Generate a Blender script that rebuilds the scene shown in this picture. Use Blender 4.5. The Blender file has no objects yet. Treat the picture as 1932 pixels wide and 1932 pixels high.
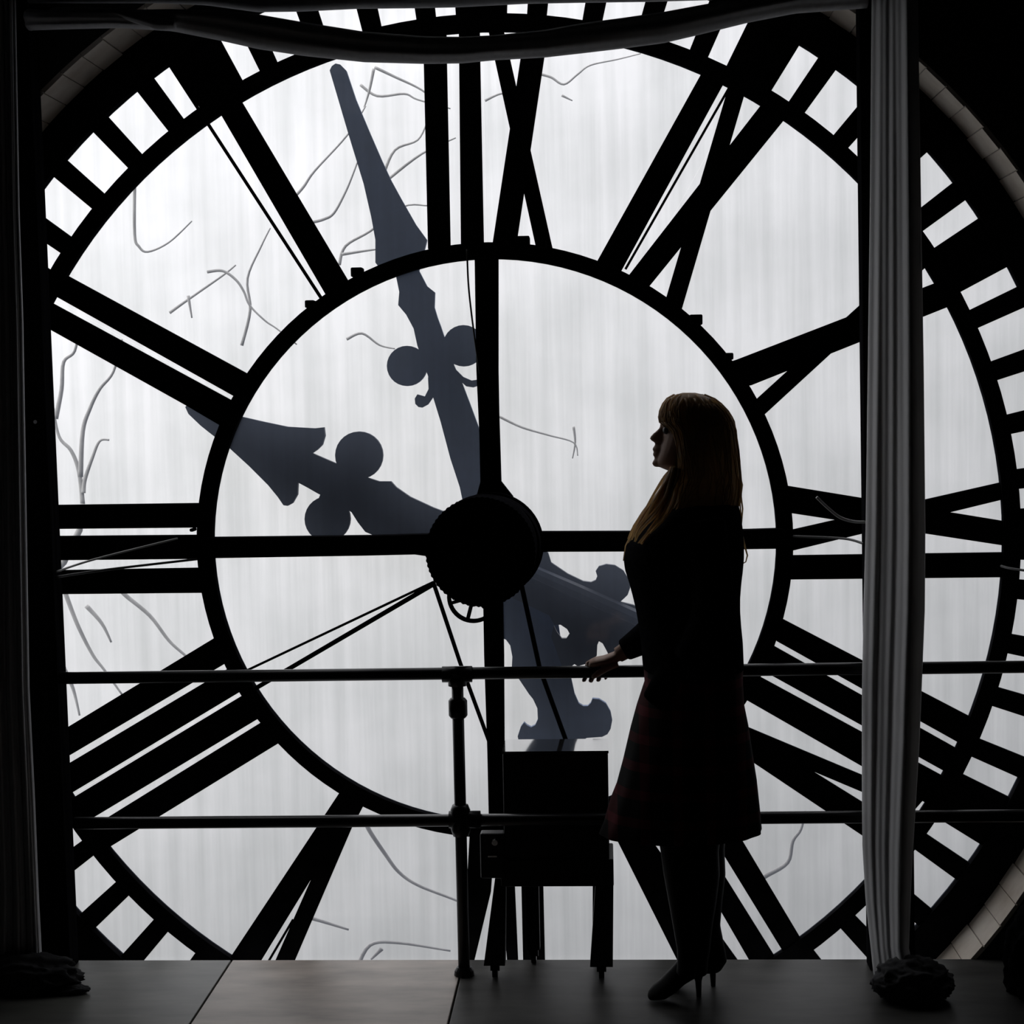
import bpy, bmesh, math, random
import numpy as np
from mathutils import Vector, noise

random.seed(7)
S = bpy.context.scene
COL = S.collection
PI = math.pi

# ------------------------------------------------------------------ camera
PITCH, YAW, ROLL, FOCAL = map(float, (3.7, 3.0, 1.04, 3300.0))
CAM = np.array([0.0, 0.0, 1.745])
_p, _y, _r = np.radians([PITCH, YAW, ROLL])
FWD = np.array([-np.sin(_y) * np.cos(_p), np.cos(_y) * np.cos(_p), -np.sin(_p)])
_rt = np.cross(FWD, [0, 0, 1.0]); _rt /= np.linalg.norm(_rt)
_up = np.cross(_rt, FWD)
RGT = np.cos(_r) * _rt - np.sin(_r) * _up
UPV = np.sin(_r) * _rt + np.cos(_r) * _up
cd = bpy.data.cameras.new('camera')
cd.sensor_width = 36.0
cd.sensor_fit = 'HORIZONTAL'
cd.lens = 36.0 * FOCAL / 1932.0
cd.clip_start = 0.05
cam = bpy.data.objects.new('camera', cd)
COL.objects.link(cam)
from mathutils import Matrix
cam.matrix_world = Matrix(((RGT[0], UPV[0], -FWD[0], CAM[0]),
                           (RGT[1], UPV[1], -FWD[1], CAM[1]),
                           (RGT[2], UPV[2], -FWD[2], CAM[2]), (0, 0, 0, 1)))
S.camera = cam

# ------------------------------------------------------------------ world: overcast sky
W = bpy.data.worlds.new('overcast_sky')
S.world = W
W.use_nodes = True
nt = W.node_tree
nt.nodes.clear()
tc = nt.nodes.new('ShaderNodeTexCoord')
sep = nt.nodes.new('ShaderNodeSeparateXYZ')
mr = nt.nodes.new('ShaderNodeMapRange')
mr.inputs[1].default_value = -1; mr.inputs[2].default_value = 1
rp = nt.nodes.new('ShaderNodeValToRGB')
el = rp.color_ramp.elements
def stop(z, v, b=1.0):
    return (z + 1) / 2, (v * 1.0, v * 0.995, v * .985 * b, 1)
stops = [stop(-1, .24, 1.0), stop(-.34, .42, 1.01), stop(-.17, .66, 1.015), stop(0.0, .84, 1.02), stop(.2, 1.05, 1.03), stop(1.0, 2.7, 1.05)]
el[0].position, el[0].color = stops[0]
el[1].position, el[1].color = stops[-1]
for pos, c in stops[1:-1]:
    e = el.new(pos); e.color = c
side = nt.nodes.new('ShaderNodeMapRange')
side.inputs[1].default_value = -.6; side.inputs[2].default_value = .6
side.inputs[3].default_value = 1.54; side.inputs[4].default_value = .46
mul = nt.nodes.new('ShaderNodeVectorMath'); mul.operation = 'SCALE'
bg = nt.nodes.new('ShaderNodeBackground')
wo = nt.nodes.new('ShaderNodeOutputWorld')
L = nt.links.new
L(tc.outputs['Generated'], sep.inputs[0])
L(sep.outputs['Z'], mr.inputs[0]); L(mr.outputs[0], rp.inputs[0])
L(sep.outputs['X'], side.inputs[0])
L(rp.outputs[0], mul.inputs[0]); L(side.outputs[0], mul.inputs['Scale'])
L(mul.outputs[0], bg.inputs[0]); L(bg.outputs[0], wo.inputs[0])
bg.inputs[1].default_value = 1.0
W.cycles.sampling_method = 'MANUAL'
W.cycles.sample_map_resolution = 256

S.view_settings.view_transform = 'Standard'
S.view_settings.look = 'None'
S.view_settings.gamma = 1
S.view_settings.exposure = 0.0
S.view_settings.use_curve_mapping = False
S.cycles.transparent_max_bounces = 24

# ------------------------------------------------------------------ helpers
def at(px, py, Y):
    """point of the plane at depth Y that lies on the sight line through a photo pixel"""
    v = FWD + (px - 966) / FOCAL * RGT - (py - 966) / FOCAL * UPV
    return CAM + v * ((Y - CAM[1]) / v[1])

def floor_at(px, py, z=0.0):
    v = FWD + (px - 966) / FOCAL * RGT - (py - 966) / FOCAL * UPV
    return CAM + v * ((z - CAM[2]) / v[2])

class MB:
    def __init__(self):
        self.v, self.f = [], []
    def add(self, verts, faces):
        n = len(self.v)
        self.v += [tuple(map(float, p)) for p in verts]
        self.f += [tuple(i + n for i in q) for q in faces]
        return self
    def box(self, lo, hi):
        (a, b, c), (d, e, f) = lo, hi
        return self.add([(a, b, c), (d, b, c), (d, e, c), (a, e, c), (a, b, f), (d, b, f), (d, e, f), (a, e, f)],
                        [(3, 2, 1, 0), (4, 5, 6, 7), (0, 1, 5, 4), (1, 2, 6, 5), (2, 3, 7, 6), (3, 0, 4, 7)])
    def prism(self, xz, y0, y1):
        """outline in x,z pushed along y"""
        n = len(xz)
        area = sum(xz[i][0] * xz[(i + 1) % n][1] - xz[(i + 1) % n][0] * xz[i][1] for i in range(n))
        if area < 0:
            xz = xz[::-1]
        v = [(x, y0, z) for x, z in xz] + [(x, y1, z) for x, z in xz]
        f = [tuple(range(n)), tuple(range(2 * n - 1, n - 1, -1))]
        f += [(i + n, (i + 1) % n + n, (i + 1) % n, i) for i in range(n)]
        return self.add(v, [q[::-1] for q in f[2:]] + f[:2])
    def pprism(self, pts, Y, y0, y1):
        """outline read off the photo on the plane Y, pushed from y0 to y1"""
        return self.prism([(lambda q: (q[0], q[2]))(at(a, b, Y)) for a, b in pts], y0, y1)
    def loft(self, rings, cap=True):
        n = len(rings[0])
        base = len(self.v)
        for r in rings:
            self.v += [tuple(map(float, p)) for p in r]
        for k in range(len(rings) - 1):
            for i in range(n):
                j = (i + 1) % n
                self.f.append((base + k * n + i, base + k * n + j, base + (k + 1) * n + j, base + (k + 1) * n + i))
        if cap:
            self.f.append(tuple(base + i for i in range(n))[::-1])
            self.f.append(tuple(base + (len(rings) - 1) * n + i for i in range(n)))
        return self
    def tube(self, pts, rad, seg=8, flat=None):
        pts = [np.array(p, float) for p in pts]
        if not hasattr(rad, '__len__'):
            rad = [rad] * len(pts)
        rings = []
        ref = np.array([0, 0, 1.0])
        d0 = pts[1] - pts[0]; d0 /= np.linalg.norm(d0)
        if abs(d0 @ ref) > .9:
            ref = np.array([0, 1.0, 0])
        for i, p in enumerate(pts):
            d = pts[min(i + 1, len(pts) - 1)] - pts[max(i - 1, 0)]
            d /= np.linalg.norm(d)
            a = np.cross(d, ref)
            a /= np.linalg.norm(a)
            b = np.cross(a, d)
            ref = b
            fl = 1.0 if flat is None else flat
            rings.append([p + rad[i] * (math.cos(t) * a * fl + math.sin(t) * b) for t in [2 * PI * k / seg for k in range(seg)]])
        return self.loft(rings)
    def cyl_y(self, c, r, y0, y1, seg=48, r2=None):
        r2 = r if r2 is None else r2
        f = lambda rr, y: [(c[0] + rr * math.sin(t), y, c[1] + rr * math.cos(t)) for t in [2 * PI * k / seg for k in range(seg)]]
        return self.loft([f(r, y0), f(r2, y1)])
    def arc(self, c, r0, r1, a0, a1, y0, y1, seg):
        """ring sector round c in x,z; angles in degrees clockwise from twelve"""
        full = abs(a1 - a0) >= 359.9
        n = seg if full else seg + 1
        sec = []
        for k in range(n):
            t = math.radians(a0 + (a1 - a0) * k / seg)
            s_, c_ = math.sin(t), math.cos(t)
            sec.append([(c[0] + r0 * s_, y0, c[1] + r0 * c_), (c[0] + r1 * s_, y0, c[1] + r1 * c_),
                        (c[0] + r1 * s_, y1, c[1] + r1 * c_), (c[0] + r0 * s_, y1, c[1] + r0 * c_)])
        if full:
            sec.append(sec[0])
        return self.loft(sec, cap=not full)
    def ball(self, c, r, seg=12, rings=8):
        r = np.array(r if hasattr(r, '__len__') else (r, r, r), float)
        c = np.array(c, float)
        out = []
        for k in range(rings + 1):
            p = -PI / 2 + PI * k / rings
            p = max(-1.5, min(1.5, p))
            out.append([c + r * np.array([math.cos(p) * math.cos(t), math.cos(p) * math.sin(t), math.sin(p)]) for t in [2 * PI * i / seg for i in range(seg)]])
        return self.loft(out)
    def mesh(self, name):
        m = bpy.data.meshes.new(name)
        m.from_pydata(self.v, [], self.f)
        m.validate()
        bm = bmesh.new(); bm.from_mesh(m)
        bmesh.ops.recalc_face_normals(bm, faces=bm.faces)
        bm.to_mesh(m); bm.free()
        return m

def obj(name, mb, mat, parent=None, smooth=False, bevel=0.0):
    m = mb.mesh(name) if isinstance(mb, MB) else mb
    o = bpy.data.objects.new(name, m)
    COL.objects.link(o)
    if mat is not None and not m.materials:
        m.materials.append(mat)
    if parent is not None:
        o.parent = parent
        o.matrix_parent_inverse = Matrix.Translation(parent.location).inverted()
    if smooth:
        for p in m.polygons:
            p.use_smooth = True
    if bevel:
        b = o.modifiers.new('bevel', 'BEVEL'); b.width = bevel; b.segments = 2; b.limit_method = 'ANGLE'
    return o

def tag(o, label, cat, group=None, kind=None):
    o['label'] = label; o['category'] = cat
    if group: o['group'] = group
    if kind: o['kind'] = kind
    return o

def thing(name, loc, label, cat, group=None):
    o = bpy.data.objects.new(name, None)
    o.empty_display_size = .1
    o.location = tuple(map(float, loc))
    COL.objects.link(o)
    return tag(o, label, cat, group)

def structure(name, mb, mat, parent=None, **k):
    o = obj(name, mb, mat, parent, **k)
    o['kind'] = 'structure'
    return o

def fuse(mb, name, voxel, smooth_iter=3):
    """one continuous skin from overlapping closed shapes"""
    m = mb.mesh(name)
    o = bpy.data.objects.new(name, m); COL.objects.link(o)
    r = o.modifiers.new('r', 'REMESH'); r.mode = 'VOXEL'; r.voxel_size = voxel
    s = o.modifiers.new('s', 'SMOOTH'); s.factor = .5; s.iterations = smooth_iter
    dg = bpy.context.evaluated_depsgraph_get()
    out = bpy.data.meshes.new_from_object(o.evaluated_get(dg))
    bpy.data.objects.remove(o); bpy.data.meshes.remove(m)
    out.name = name
    for p in out.polygons: p.use_smooth = True
    return out

# ------------------------------------------------------------------ materials
def mat(name, color, rough=.6, metal=0.0, var=.25, scale=8.0, spec=.5, stretch=(1, 1, 1), bump=0.0, color2=None, coat=0.0):
    m = bpy.data.materials.new(name); m.use_nodes = True
    t = m.node_tree; b = t.nodes['Principled BSDF']
    b.inputs['Roughness'].default_value = rough
    b.inputs['Metallic'].default_value = metal
    b.inputs['Specular IOR Level'].default_value = spec
    b.inputs['Coat Weight'].default_value = coat
    b.inputs['Coat Roughness'].default_value = .06
    c = t.nodes.new('ShaderNodeTexCoord')
    mp = t.nodes.new('ShaderNodeMapping'); mp.inputs['Scale'].default_value = stretch
    n = t.nodes.new('ShaderNodeTexNoise'); n.inputs['Scale'].default_value = scale; n.inputs['Detail'].default_value = 5
    r = t.nodes.new('ShaderNodeValToRGB')
    hi = color2 or tuple(min(1, x * (1 + var)) for x in color)
    r.color_ramp.elements[0].color = (*[x * (1 - var) for x in color], 1); r.color_ramp.elements[0].position = .3
    r.color_ramp.elements[1].color = (*hi, 1); r.color_ramp.elements[1].position = .7
    t.links.new(c.outputs['Object'], mp.inputs[0]); t.links.new(mp.outputs[0], n.inputs['Vector'])
    t.links.new(n.outputs['Fac'], r.inputs[0]); t.links.new(r.outputs[0], b.inputs['Base Color'])
    if bump:
        bp = t.nodes.new('ShaderNodeBump'); bp.inputs['Strength'].default_value = bump; bp.inputs['Distance'].default_value = .01
        t.links.new(n.outputs['Fac'], bp.inputs['Height']); t.links.new(bp.outputs[0], b.inputs['Normal'])
    return m

IRON = mat('black_iron', (.008, .008, .009), .9, var=.4, scale=14, spec=0)
PIPE = mat('black_pipe', (.007, .007, .008), .3, var=.3, scale=20, spec=.2)
TIMBER = mat('black_timber', (.008, .008, .009), .9, var=.5, scale=6, stretch=(8, 8, .6), spec=0)
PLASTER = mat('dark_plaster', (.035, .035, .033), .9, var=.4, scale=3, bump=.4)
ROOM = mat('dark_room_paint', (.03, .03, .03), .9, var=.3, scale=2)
BRICK = mat('tan_brick', (.70, .60, .50), .85, var=.15, scale=9, bump=.4, color2=(.82, .75, .66))
MORTAR = mat('grey_mortar', (.42, .38, .34), .95, var=.2, scale=30)
DRAPE = mat('grey_sheer_fabric', (.62, .62, .63), .85, var=.08, scale=5, stretch=(12, 12, .5), spec=.1)
HAND2 = mat('dull_navy_metal', (.035, .045, .075), .6, var=.6, scale=4)
HAND = mat('blue_painted_metal', (.06, .115, .25), .55, var=.3, scale=7)
BLACKBOX = mat('black_lacquer', (.008, .008, .009), .5, var=.3, scale=5, spec=.2)
GLOSSTOP = mat('polished_black_top', (.02, .02, .02), .10, var=.1, scale=3, spec=1.0, coat=1.0)
CHROME = mat('chrome', (.6, .6, .6), .2, metal=1.0, var=.1)
SKIN = mat('skin', (.42, .26, .19), .55, var=.06, scale=20)
HAIR = mat('blonde_brown_hair', (.26, .18, .09), .4, var=.45, scale=10, stretch=(9, 9, 1), color2=(.58, .45, .27))
def see_light_through(m, k, col):
    t = m.node_tree; b = t.nodes['Principled BSDF']; o = [n for n in t.nodes if n.type == 'OUTPUT_MATERIAL'][0]
    tl = t.nodes.new('ShaderNodeBsdfTranslucent'); tl.inputs[0].default_value = (*col, 1)
    mx = t.nodes.new('ShaderNodeMixShader'); mx.inputs[0].default_value = k
    t.links.new(b.outputs[0], mx.inputs[1]); t.links.new(tl.outputs[0], mx.inputs[2]); t.links.new(mx.outputs[0], o.inputs[0])
see_light_through(HAIR, .62, (.95, .76, .49))
JACKET = mat('black_wool', (.010, .010, .011), .9, var=.3, scale=60, spec=0)
BOOT = mat('black_leather', (.006, .006, .006), .55, var=.3, scale=12, spec=.06)
EYE = mat('eye_white', (.08, .08, .08), .5, var=.05)
CABLE = mat('dark_cable', (.02, .02, .02), .5)
PALECABLE = mat('pale_grey_cable', (.45, .45, .44), .5)
PILE = mat('shaded_sheer_fabric', (.07, .07, .072), .9, var=.3, scale=9, spec=0)  # drape fabric heaped on the floor; its shade is put into this dark colour
BARK = mat('pale_bark', (.50, .49, .47), .9, var=.2, scale=12)
BARK2 = mat('grey_bark', (.30, .29, .28), .9, var=.2, scale=12)
BAG = mat('black_cloth', (.010, .010, .011), .9, var=.4, scale=9, spec=0)

def floor_mat(name, c1, c2, spec=.25):
    m = mat(name, c1, .42, var=.2, scale=4.0, color2=c2, stretch=(1.0, 3.0, 1), spec=spec, bump=.08)
    return m
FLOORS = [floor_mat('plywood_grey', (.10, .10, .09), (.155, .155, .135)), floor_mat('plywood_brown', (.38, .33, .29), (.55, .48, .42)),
          floor_mat('plywood_dark_shaded', (.05, .049, .046), (.085, .083, .078), .08), floor_mat('plywood_darker_shaded', (.035, .035, .032), (.065, .064, .06), .05)]  # right-hand sheets: shadow there is partly put into darker colour and weaker gloss

def plaid():
    m = bpy.data.materials.new('dark_red_plaid'); m.use_nodes = True
    t = m.node_tree; b = t.nodes['Principled BSDF']; b.inputs['Roughness'].default_value = .9
    b.inputs['Specular IOR Level'].default_value = .1
    c = t.nodes.new('ShaderNodeTexCoord')
    sx = t.nodes.new('ShaderNodeSeparateXYZ'); t.links.new(c.outputs['Object'], sx.inputs[0])
    def stripes(axis, k, w):
        a = t.nodes.new('ShaderNodeMath'); a.operation = 'MULTIPLY'; a.inputs[1].default_value = k
        s = t.nodes.new('ShaderNodeMath'); s.operation = 'FRACT'
        g = t.nodes.new('ShaderNodeMath'); g.operation = 'LESS_THAN'; g.inputs[1].default_value = w
        t.links.new(sx.outputs[axis], a.inputs[0]); t.links.new(a.outputs[0], s.inputs[0]); t.links.new(s.outputs[0], g.inputs[0])
        return g
    a, d = stripes('Z', 13, .34), stripes('X', 11, .3)
    ad = t.nodes.new('ShaderNodeMath'); ad.operation = 'ADD'
    t.links.new(a.outputs[0], ad.inputs[0]); t.links.new(d.outputs[0], ad.inputs[1])
    r = t.nodes.new('ShaderNodeValToRGB'); e = r.color_ramp.elements
    e[0].color = (.012, .012, .012, 1); e[1].color = (.11, .022, .028, 1); e[1].position = 1.0
    x = e.new(.5); x.color = (.06, .015, .017, 1)
    h = t.nodes.new('ShaderNodeMath'); h.operation = 'MULTIPLY'; h.inputs[1].default_value = .5
    t.links.new(ad.outputs[0], h.inputs[0]); t.links.new(h.outputs[0], r.inputs[0]); t.links.new(r.outputs[0], b.inputs['Base Color'])
    return m
PLAID = plaid()

def glass():
    m = bpy.data.materials.new('dusty_dial_glass'); m.use_nodes = True
    t = m.node_tree; t.nodes.clear()
    o = t.nodes.new('ShaderNodeOutputMaterial')
    c = t.nodes.new('ShaderNodeTexCoord')
    mp = t.nodes.new('ShaderNodeMapping'); mp.inputs['Scale'].default_value = (16, 1, .55)
    n = t.nodes.new('ShaderNodeTexNoise'); n.inputs['Scale'].default_value = 1.6; n.inputs['Detail'].default_value = 6
    n2 = t.nodes.new('ShaderNodeTexNoise'); n2.inputs['Scale'].default_value = 3.0; n2.inputs['Detail'].default_value = 8
    t.links.new(c.outputs['Object'], mp.inputs[0]); t.links.new(mp.outputs[0], n.inputs['Vector']); t.links.new(c.outputs['Object'], n2.inputs['Vector'])
    av = t.nodes.new('ShaderNodeMath'); av.operation = 'ADD'
    t.links.new(n.outputs['Fac'], av.inputs[0]); t.links.new(n2.outputs['Fac'], av.inputs[1])
    r = t.nodes.new('ShaderNodeValToRGB'); e = r.color_ramp.elements
    half = t.nodes.new('ShaderNodeMath'); half.operation = 'MULTIPLY'; half.inputs[1].default_value = .5
    t.links.new(av.outputs[0], half.inputs[0])
    e[0].position = .36; e[0].color = (.875, .88, .875, 1); e[1].position = .62; e[1].color = (.99, .99, .99, 1)
    t.links.new(half.outputs[0], r.inputs[0])
    tr = t.nodes.new('ShaderNodeBsdfTransparent'); t.links.new(r.outputs[0], tr.inputs[0])
    tl = t.nodes.new('ShaderNodeBsdfTranslucent'); tl.inputs[0].default_value = (.66, .76, .98, 1)
    mx = t.nodes.new('ShaderNodeMixShader'); mx.inputs[0].default_value = .038
    t.links.new(tr.outputs[0], mx.inputs[1]); t.links.new(tl.outputs[0], mx.inputs[2])
    gl = t.nodes.new('ShaderNodeBsdfGlossy'); gl.inputs['Roughness'].default_value = .08
    mg = t.nodes.new('ShaderNodeMixShader'); mg.inputs[0].default_value = .03
    t.links.new(mx.outputs[0], mg.inputs[1]); t.links.new(gl.outputs[0], mg.inputs[2])
    t.links.new(mg.outputs[0], o.inputs[0])
    return m
GLASS = glass()

# ------------------------------------------------------------------ room shell
CX, CZ = -.357, 1.284          # middle of the dial
RO = 1.95                      # radius of the round opening
WY = 5.345                     # inner face of the clock wall, where the floor stops
XL, XR, ZT, YB = -2.7, 2.5, 4.2, -1.6

floor = structure('floor', MB().box((XL, YB, -.16), (XR, WY, -.022)), FLOORS[2])
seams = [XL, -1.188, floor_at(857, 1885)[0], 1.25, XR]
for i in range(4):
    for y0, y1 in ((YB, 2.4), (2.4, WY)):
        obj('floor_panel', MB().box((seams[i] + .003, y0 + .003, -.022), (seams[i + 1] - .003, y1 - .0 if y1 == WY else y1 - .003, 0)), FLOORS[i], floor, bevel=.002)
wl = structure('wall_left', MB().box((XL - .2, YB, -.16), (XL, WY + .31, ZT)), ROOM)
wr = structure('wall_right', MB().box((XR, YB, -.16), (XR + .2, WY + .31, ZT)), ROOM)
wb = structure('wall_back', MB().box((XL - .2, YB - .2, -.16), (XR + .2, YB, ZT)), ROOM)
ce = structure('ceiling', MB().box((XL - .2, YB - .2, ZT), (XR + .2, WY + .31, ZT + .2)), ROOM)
# clock wall with its round opening
wf = MB()
n = 96
zb = -1.2
def square_pt(t):
    s_, c_ = math.sin(t), math.cos(t)
    k = 1e9
    if s_ > 1e-9: k = min(k, (XR + .2 - CX) / s_)
    if s_ < -1e-9: k = min(k, (XL - .2 - CX) / s_)
    if c_ > 1e-9: k = min(k, (ZT + .2 - CZ) / c_)
    if c_ < -1e-9: k = min(k, (zb - CZ) / c_)
    return CX + k * s_, CZ + k * c_
ths = sorted([2 * PI * k / n for k in range(n)] + [math.atan2(x - CX, z - CZ) % (2 * PI) for x in (XL - .2, XR + .2) for z in (zb, ZT + .2)])
rings = []
RM = RO + .012
for t in ths + [ths[0]]:
    s_, c_ = math.sin(t), math.cos(t)
    qx, qz = square_pt(t)
    rings.append([(CX + RM * s_, WY, CZ + RM * c_), (qx, WY, qz), (qx, WY + .31, qz), (CX + RM * s_, WY + .31, CZ + RM * c_)])
wf.loft(rings, cap=False)
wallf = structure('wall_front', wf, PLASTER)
# brick lining of the opening, brick by brick
NB = 150
bricks = []
for k in range(NB):
    a0 = 360 * k / NB
    bw = 360 / NB
    dr = random.uniform(-.003, .003)
    b = obj('brick', MB().arc((CX, CZ), RO + dr, RO + .011, a0 + .05, a0 + bw - .05, WY - .001, WY + .222, 1), BRICK, wallf)

obj('mortar', MB().arc((CX, CZ), RO + .0045, RO + .0119, 0, 360, WY - .0005, WY + .222, 150), MORTAR, wallf)

# ------------------------------------------------------------------ the clock dial
YC = 5.6
clock = thing('clock_dial', (CX, YC, CZ), 'huge round tower clock dial of black iron and frosted glass seen from behind', 'clock')
A0 = -.15
F0, F1 = 5.586, 5.614
ctr = (CX, CZ)
obj('inner_ring', MB().arc(ctr, .9065, .958, 0, 360, F0 - .01, F1, 120), IRON, clock)
obj('numeral_ring', MB().arc(ctr, 1.6195, 1.673, 0, 360, F0 - .005, F1, 160), IRON, clock)
obj('outer_ring', MB().arc(ctr, 1.841, RO + .012, 0, 360, F0 - .012, F1 + .001, 160), IRON, clock)
hourm = minm = None
for k in range(60):
    a = k * 6 + A0
    w = 2.75 if k % 5 == 0 else 1.05
    obj('hour_block' if k % 5 == 0 else 'minute_bar', MB().arc(ctr, 1.66, 1.85, a - w, a + w, F0, F1 - .001, 3 if k % 5 == 0 else 1), IRON, clock)
for k in range(60):
    a = k * 6 + A0
    obj('minute_pane', MB().arc(ctr, 1.66, 1.855, a + .3, a + 5.7, F1 - .0075, F1 - .0025, 2), GLASS, clock)
for k in range(12):
    a = k * 30 + A0
    obj('sector_pane', MB().arc(ctr, .94, 1.64, a - 14.98 + 15, a + 14.98 + 15, F1 - .0075, F1 - .0025, 10), GLASS, clock)
for k in range(4):
    a = k * 90 + A0
    obj('quadrant_pane', MB().arc(ctr, .004, .93, a + .6, a + 89.4, F1 - .0075, F1 - .0025, 22), GLASS, clock)

def spoke(pts):
    obj('spoke', MB().pprism(pts, YC, F0 - .03, F1 - .002), IRON, clock)
spoke([(897, 470), (940.5, 470), (940.5, 700), (942, 781), (946, 908), (968, 936), (985, 1000), (880, 1010), (908, 908), (906, 817), (900.5, 700)])
spoke([(912, 1060), (948, 1060), (951, 1232), (952, 1413), (953, 1550), (924, 1550), (921, 1413), (915, 1232)])
spoke([(390, 1013), (402, 1013), (700, 1009.5), (817, 1006), (900, 1000), (900, 1060), (785, 1044), (700, 1046), (402, 1051), (390, 1051)])
spoke([(960, 1002), (1018, 1002), (1194, 1001.5), (1410, 998), (1475, 996), (1475, 1033), (1410, 1034), (1176, 1038.5), (1033, 1039), (960, 1045)])

NUM = {
 'XII': [[(799, 55), (842, 55), (843, 119), (850, 470), (808, 470), (800, 119)], [(866, 55), (905, 55), (906, 119), (913, 470), (870, 470)],
         [(990, 60), (1034, 60), (973, 470), (928, 470)], [(922, 60), (951, 60), (1044, 475), (1013, 475)]],
 'I': [[(405, 195), (446, 175), (660, 535), (622, 568)]],
 'II': [[(118, 515), (465, 704), (443, 748), (97, 554)], [(88, 566), (440, 757), (415, 802), (355, 766.7), (60, 602)]],
 'III': [[(-35, 954.5), (385, 949), (385, 995), (-35, 999)], [(-35, 1012.5), (385, 1009), (385, 1054), (-35, 1058)], [(-35, 1078.5), (390, 1071), (392, 1118), (-35, 1122)]],
 'IIII': [[(412, 1199), (428, 1250), (45, 1476), (45, 1422)], [(436, 1258), (458, 1302), (120, 1505), (85, 1467)], [(466, 1307), (495, 1351), (165, 1549), (125, 1513)],
          [(501, 1358), (532, 1398), (205, 1599), (190, 1600), (170, 1563)]],
 'V': [[(648, 1484), (690, 1512), (663, 1563), (587, 1659), (493, 1812), (470, 1850), (410, 1843)], [(655, 1540), (690, 1512), (663, 1563.5), (540, 1850), (503, 1850), (587, 1659)]],
 'VI': [[(981, 1540), (1022, 1540), (1029, 1850), (988, 1850)], [(936, 1550), (966, 1550), (979, 1850), (960, 1850)], [(888, 1545), (936, 1545), (926, 1684), (886, 1850), (864, 1850), (881, 1668)]],
 'VII': [[(1324, 1545), (1376, 1545), (1509, 1768), (1530, 1803), (1500, 1832), (1472, 1786)], [(1270, 1565), (1312, 1565), (1370, 1658), (1457.5, 1798), (1477, 1829), (1440, 1856), (1413, 1810), (1365.5, 1728)],
         [(1121, 1498), (1150, 1545), (1218, 1591), (1345, 1850), (1300, 1855)], [(1140, 1535), (1165, 1545), (1200, 1545), (1420, 1851), (1380, 1851)]],
 'VIII': [[(1470, 1164), (1482, 1170.5), (1840, 1357), (1818, 1406), (1465, 1209)], [(1450, 1213), (1812, 1416), (1788, 1458), (1438, 1264)], [(1425, 1272), (1786, 1468), (1760, 1522), (1408, 1320)],
          [(1395, 1366), (1409.5, 1371.5), (1740, 1510), (1720, 1533), (1385, 1392)], [(1400, 1372), (1420, 1385), (1720, 1571), (1700, 1625), (1400, 1424)]],
 'IX': [[(1480, 1048), (1900, 1042), (1900, 1088.5), (1480, 1093)], [(1475, 915), (1485.6, 916.5), (1900, 984), (1900, 1030), (1480, 966)], [(1485, 1001.5), (1900, 907.5), (1900, 940), (1485, 1041)]],
 'X': [[(1379, 682), (1391, 678), (1790, 524), (1806, 572), (1417, 727), (1400, 730)], [(1423, 757), (1744, 465), (1775, 478), (1576, 659), (1440, 784)]],
 'XI': [[(1124, 498), (1335, 118), (1374, 142), (1168, 519)], [(1446, 185), (1491, 212), (1218, 549), (1186, 520)], [(1376, 158), (1410, 160), (1285, 588), (1253, 575)]],
}
for k, strokes in NUM.items():
    mb = MB()
    for i, s in enumerate(strokes):
        mb.pprism(s, YC, F0 + .004 + .001 * i, F1 - .002 - .0003 * i)
    obj('roman_numeral', mb, IRON, clock)
# lugs bolted round the inner ring
for px, py, r in ((676, 514, 11), (588, 574, 9), (985, 458, 15), (1022, 462, 9), (1312, 603, 12), (1374, 672, 8), (484, 700, 7), (367, 998, 4)):
    q = at(px, py, YC)
    obj('ring_lug', MB().box((q[0] - r * .0017, F0 - .03, q[2] - r * .0015), (q[0] + r * .0017, F0 + .02, q[2] + r * .0012)), IRON, clock, bevel=.004)

# motion works on the axis
hub = MB()
hub.cyl_y((CX, CZ), .158, 5.42, 5.575, 64)
hub.cyl_y((CX, CZ), .125, 5.36, 5.43, 48)
obj('arbor_housing', hub, IRON, clock, smooth=False)
q = at(907, 1041, 5.2)
g = MB()
nt_ = 64
teeth = [(q[0] + (.1655 if i % 2 else .1625) * math.sin(2 * PI * i / (2 * nt_)), q[2] + (.1655 if i % 2 else .1625) * math.cos(2 * PI * i / (2 * nt_))) for i in range(2 * nt_)]
g.prism(teeth, 5.185, 5.225)
g.cyl_y((q[0], q[2]), .158, 5.22, 5.40, 64, r2=.162)
g.cyl_y((q[0], q[2]), .05, 5.15, 5.19, 24)
obj('gear_drum', g, IRON, clock)
obj('drum_bolt', MB().cyl_y((q[0], q[2]), .02, 5.13, 5.15, 6), IRON, clock)
w = at(893, 1126, 5.27)
gw = MB().arc((w[0], w[2]), .068, .0795, 0, 360, 5.262, 5.28, 48)
gw.cyl_y((w[0], w[2]), .018, 5.25, 5.29, 20)
for a in range(15, 375, 60):
    t = math.radians(a)
    gw.tube([(w[0] + .012 * math.sin(t), 5.27, w[2] + .012 * math.cos(t)), (w[0] + .072 * math.sin(t), 5.27, w[2] + .072 * math.cos(t))], .006, 6)
obj('spoked_gear', gw, IRON, clock)
# flange steps on the housing, catching a little light
obj('housing_flange', MB().arc((CX, CZ), .120, .166, 0, 360, 5.53, 5.55, 64), IRON, clock)

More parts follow.
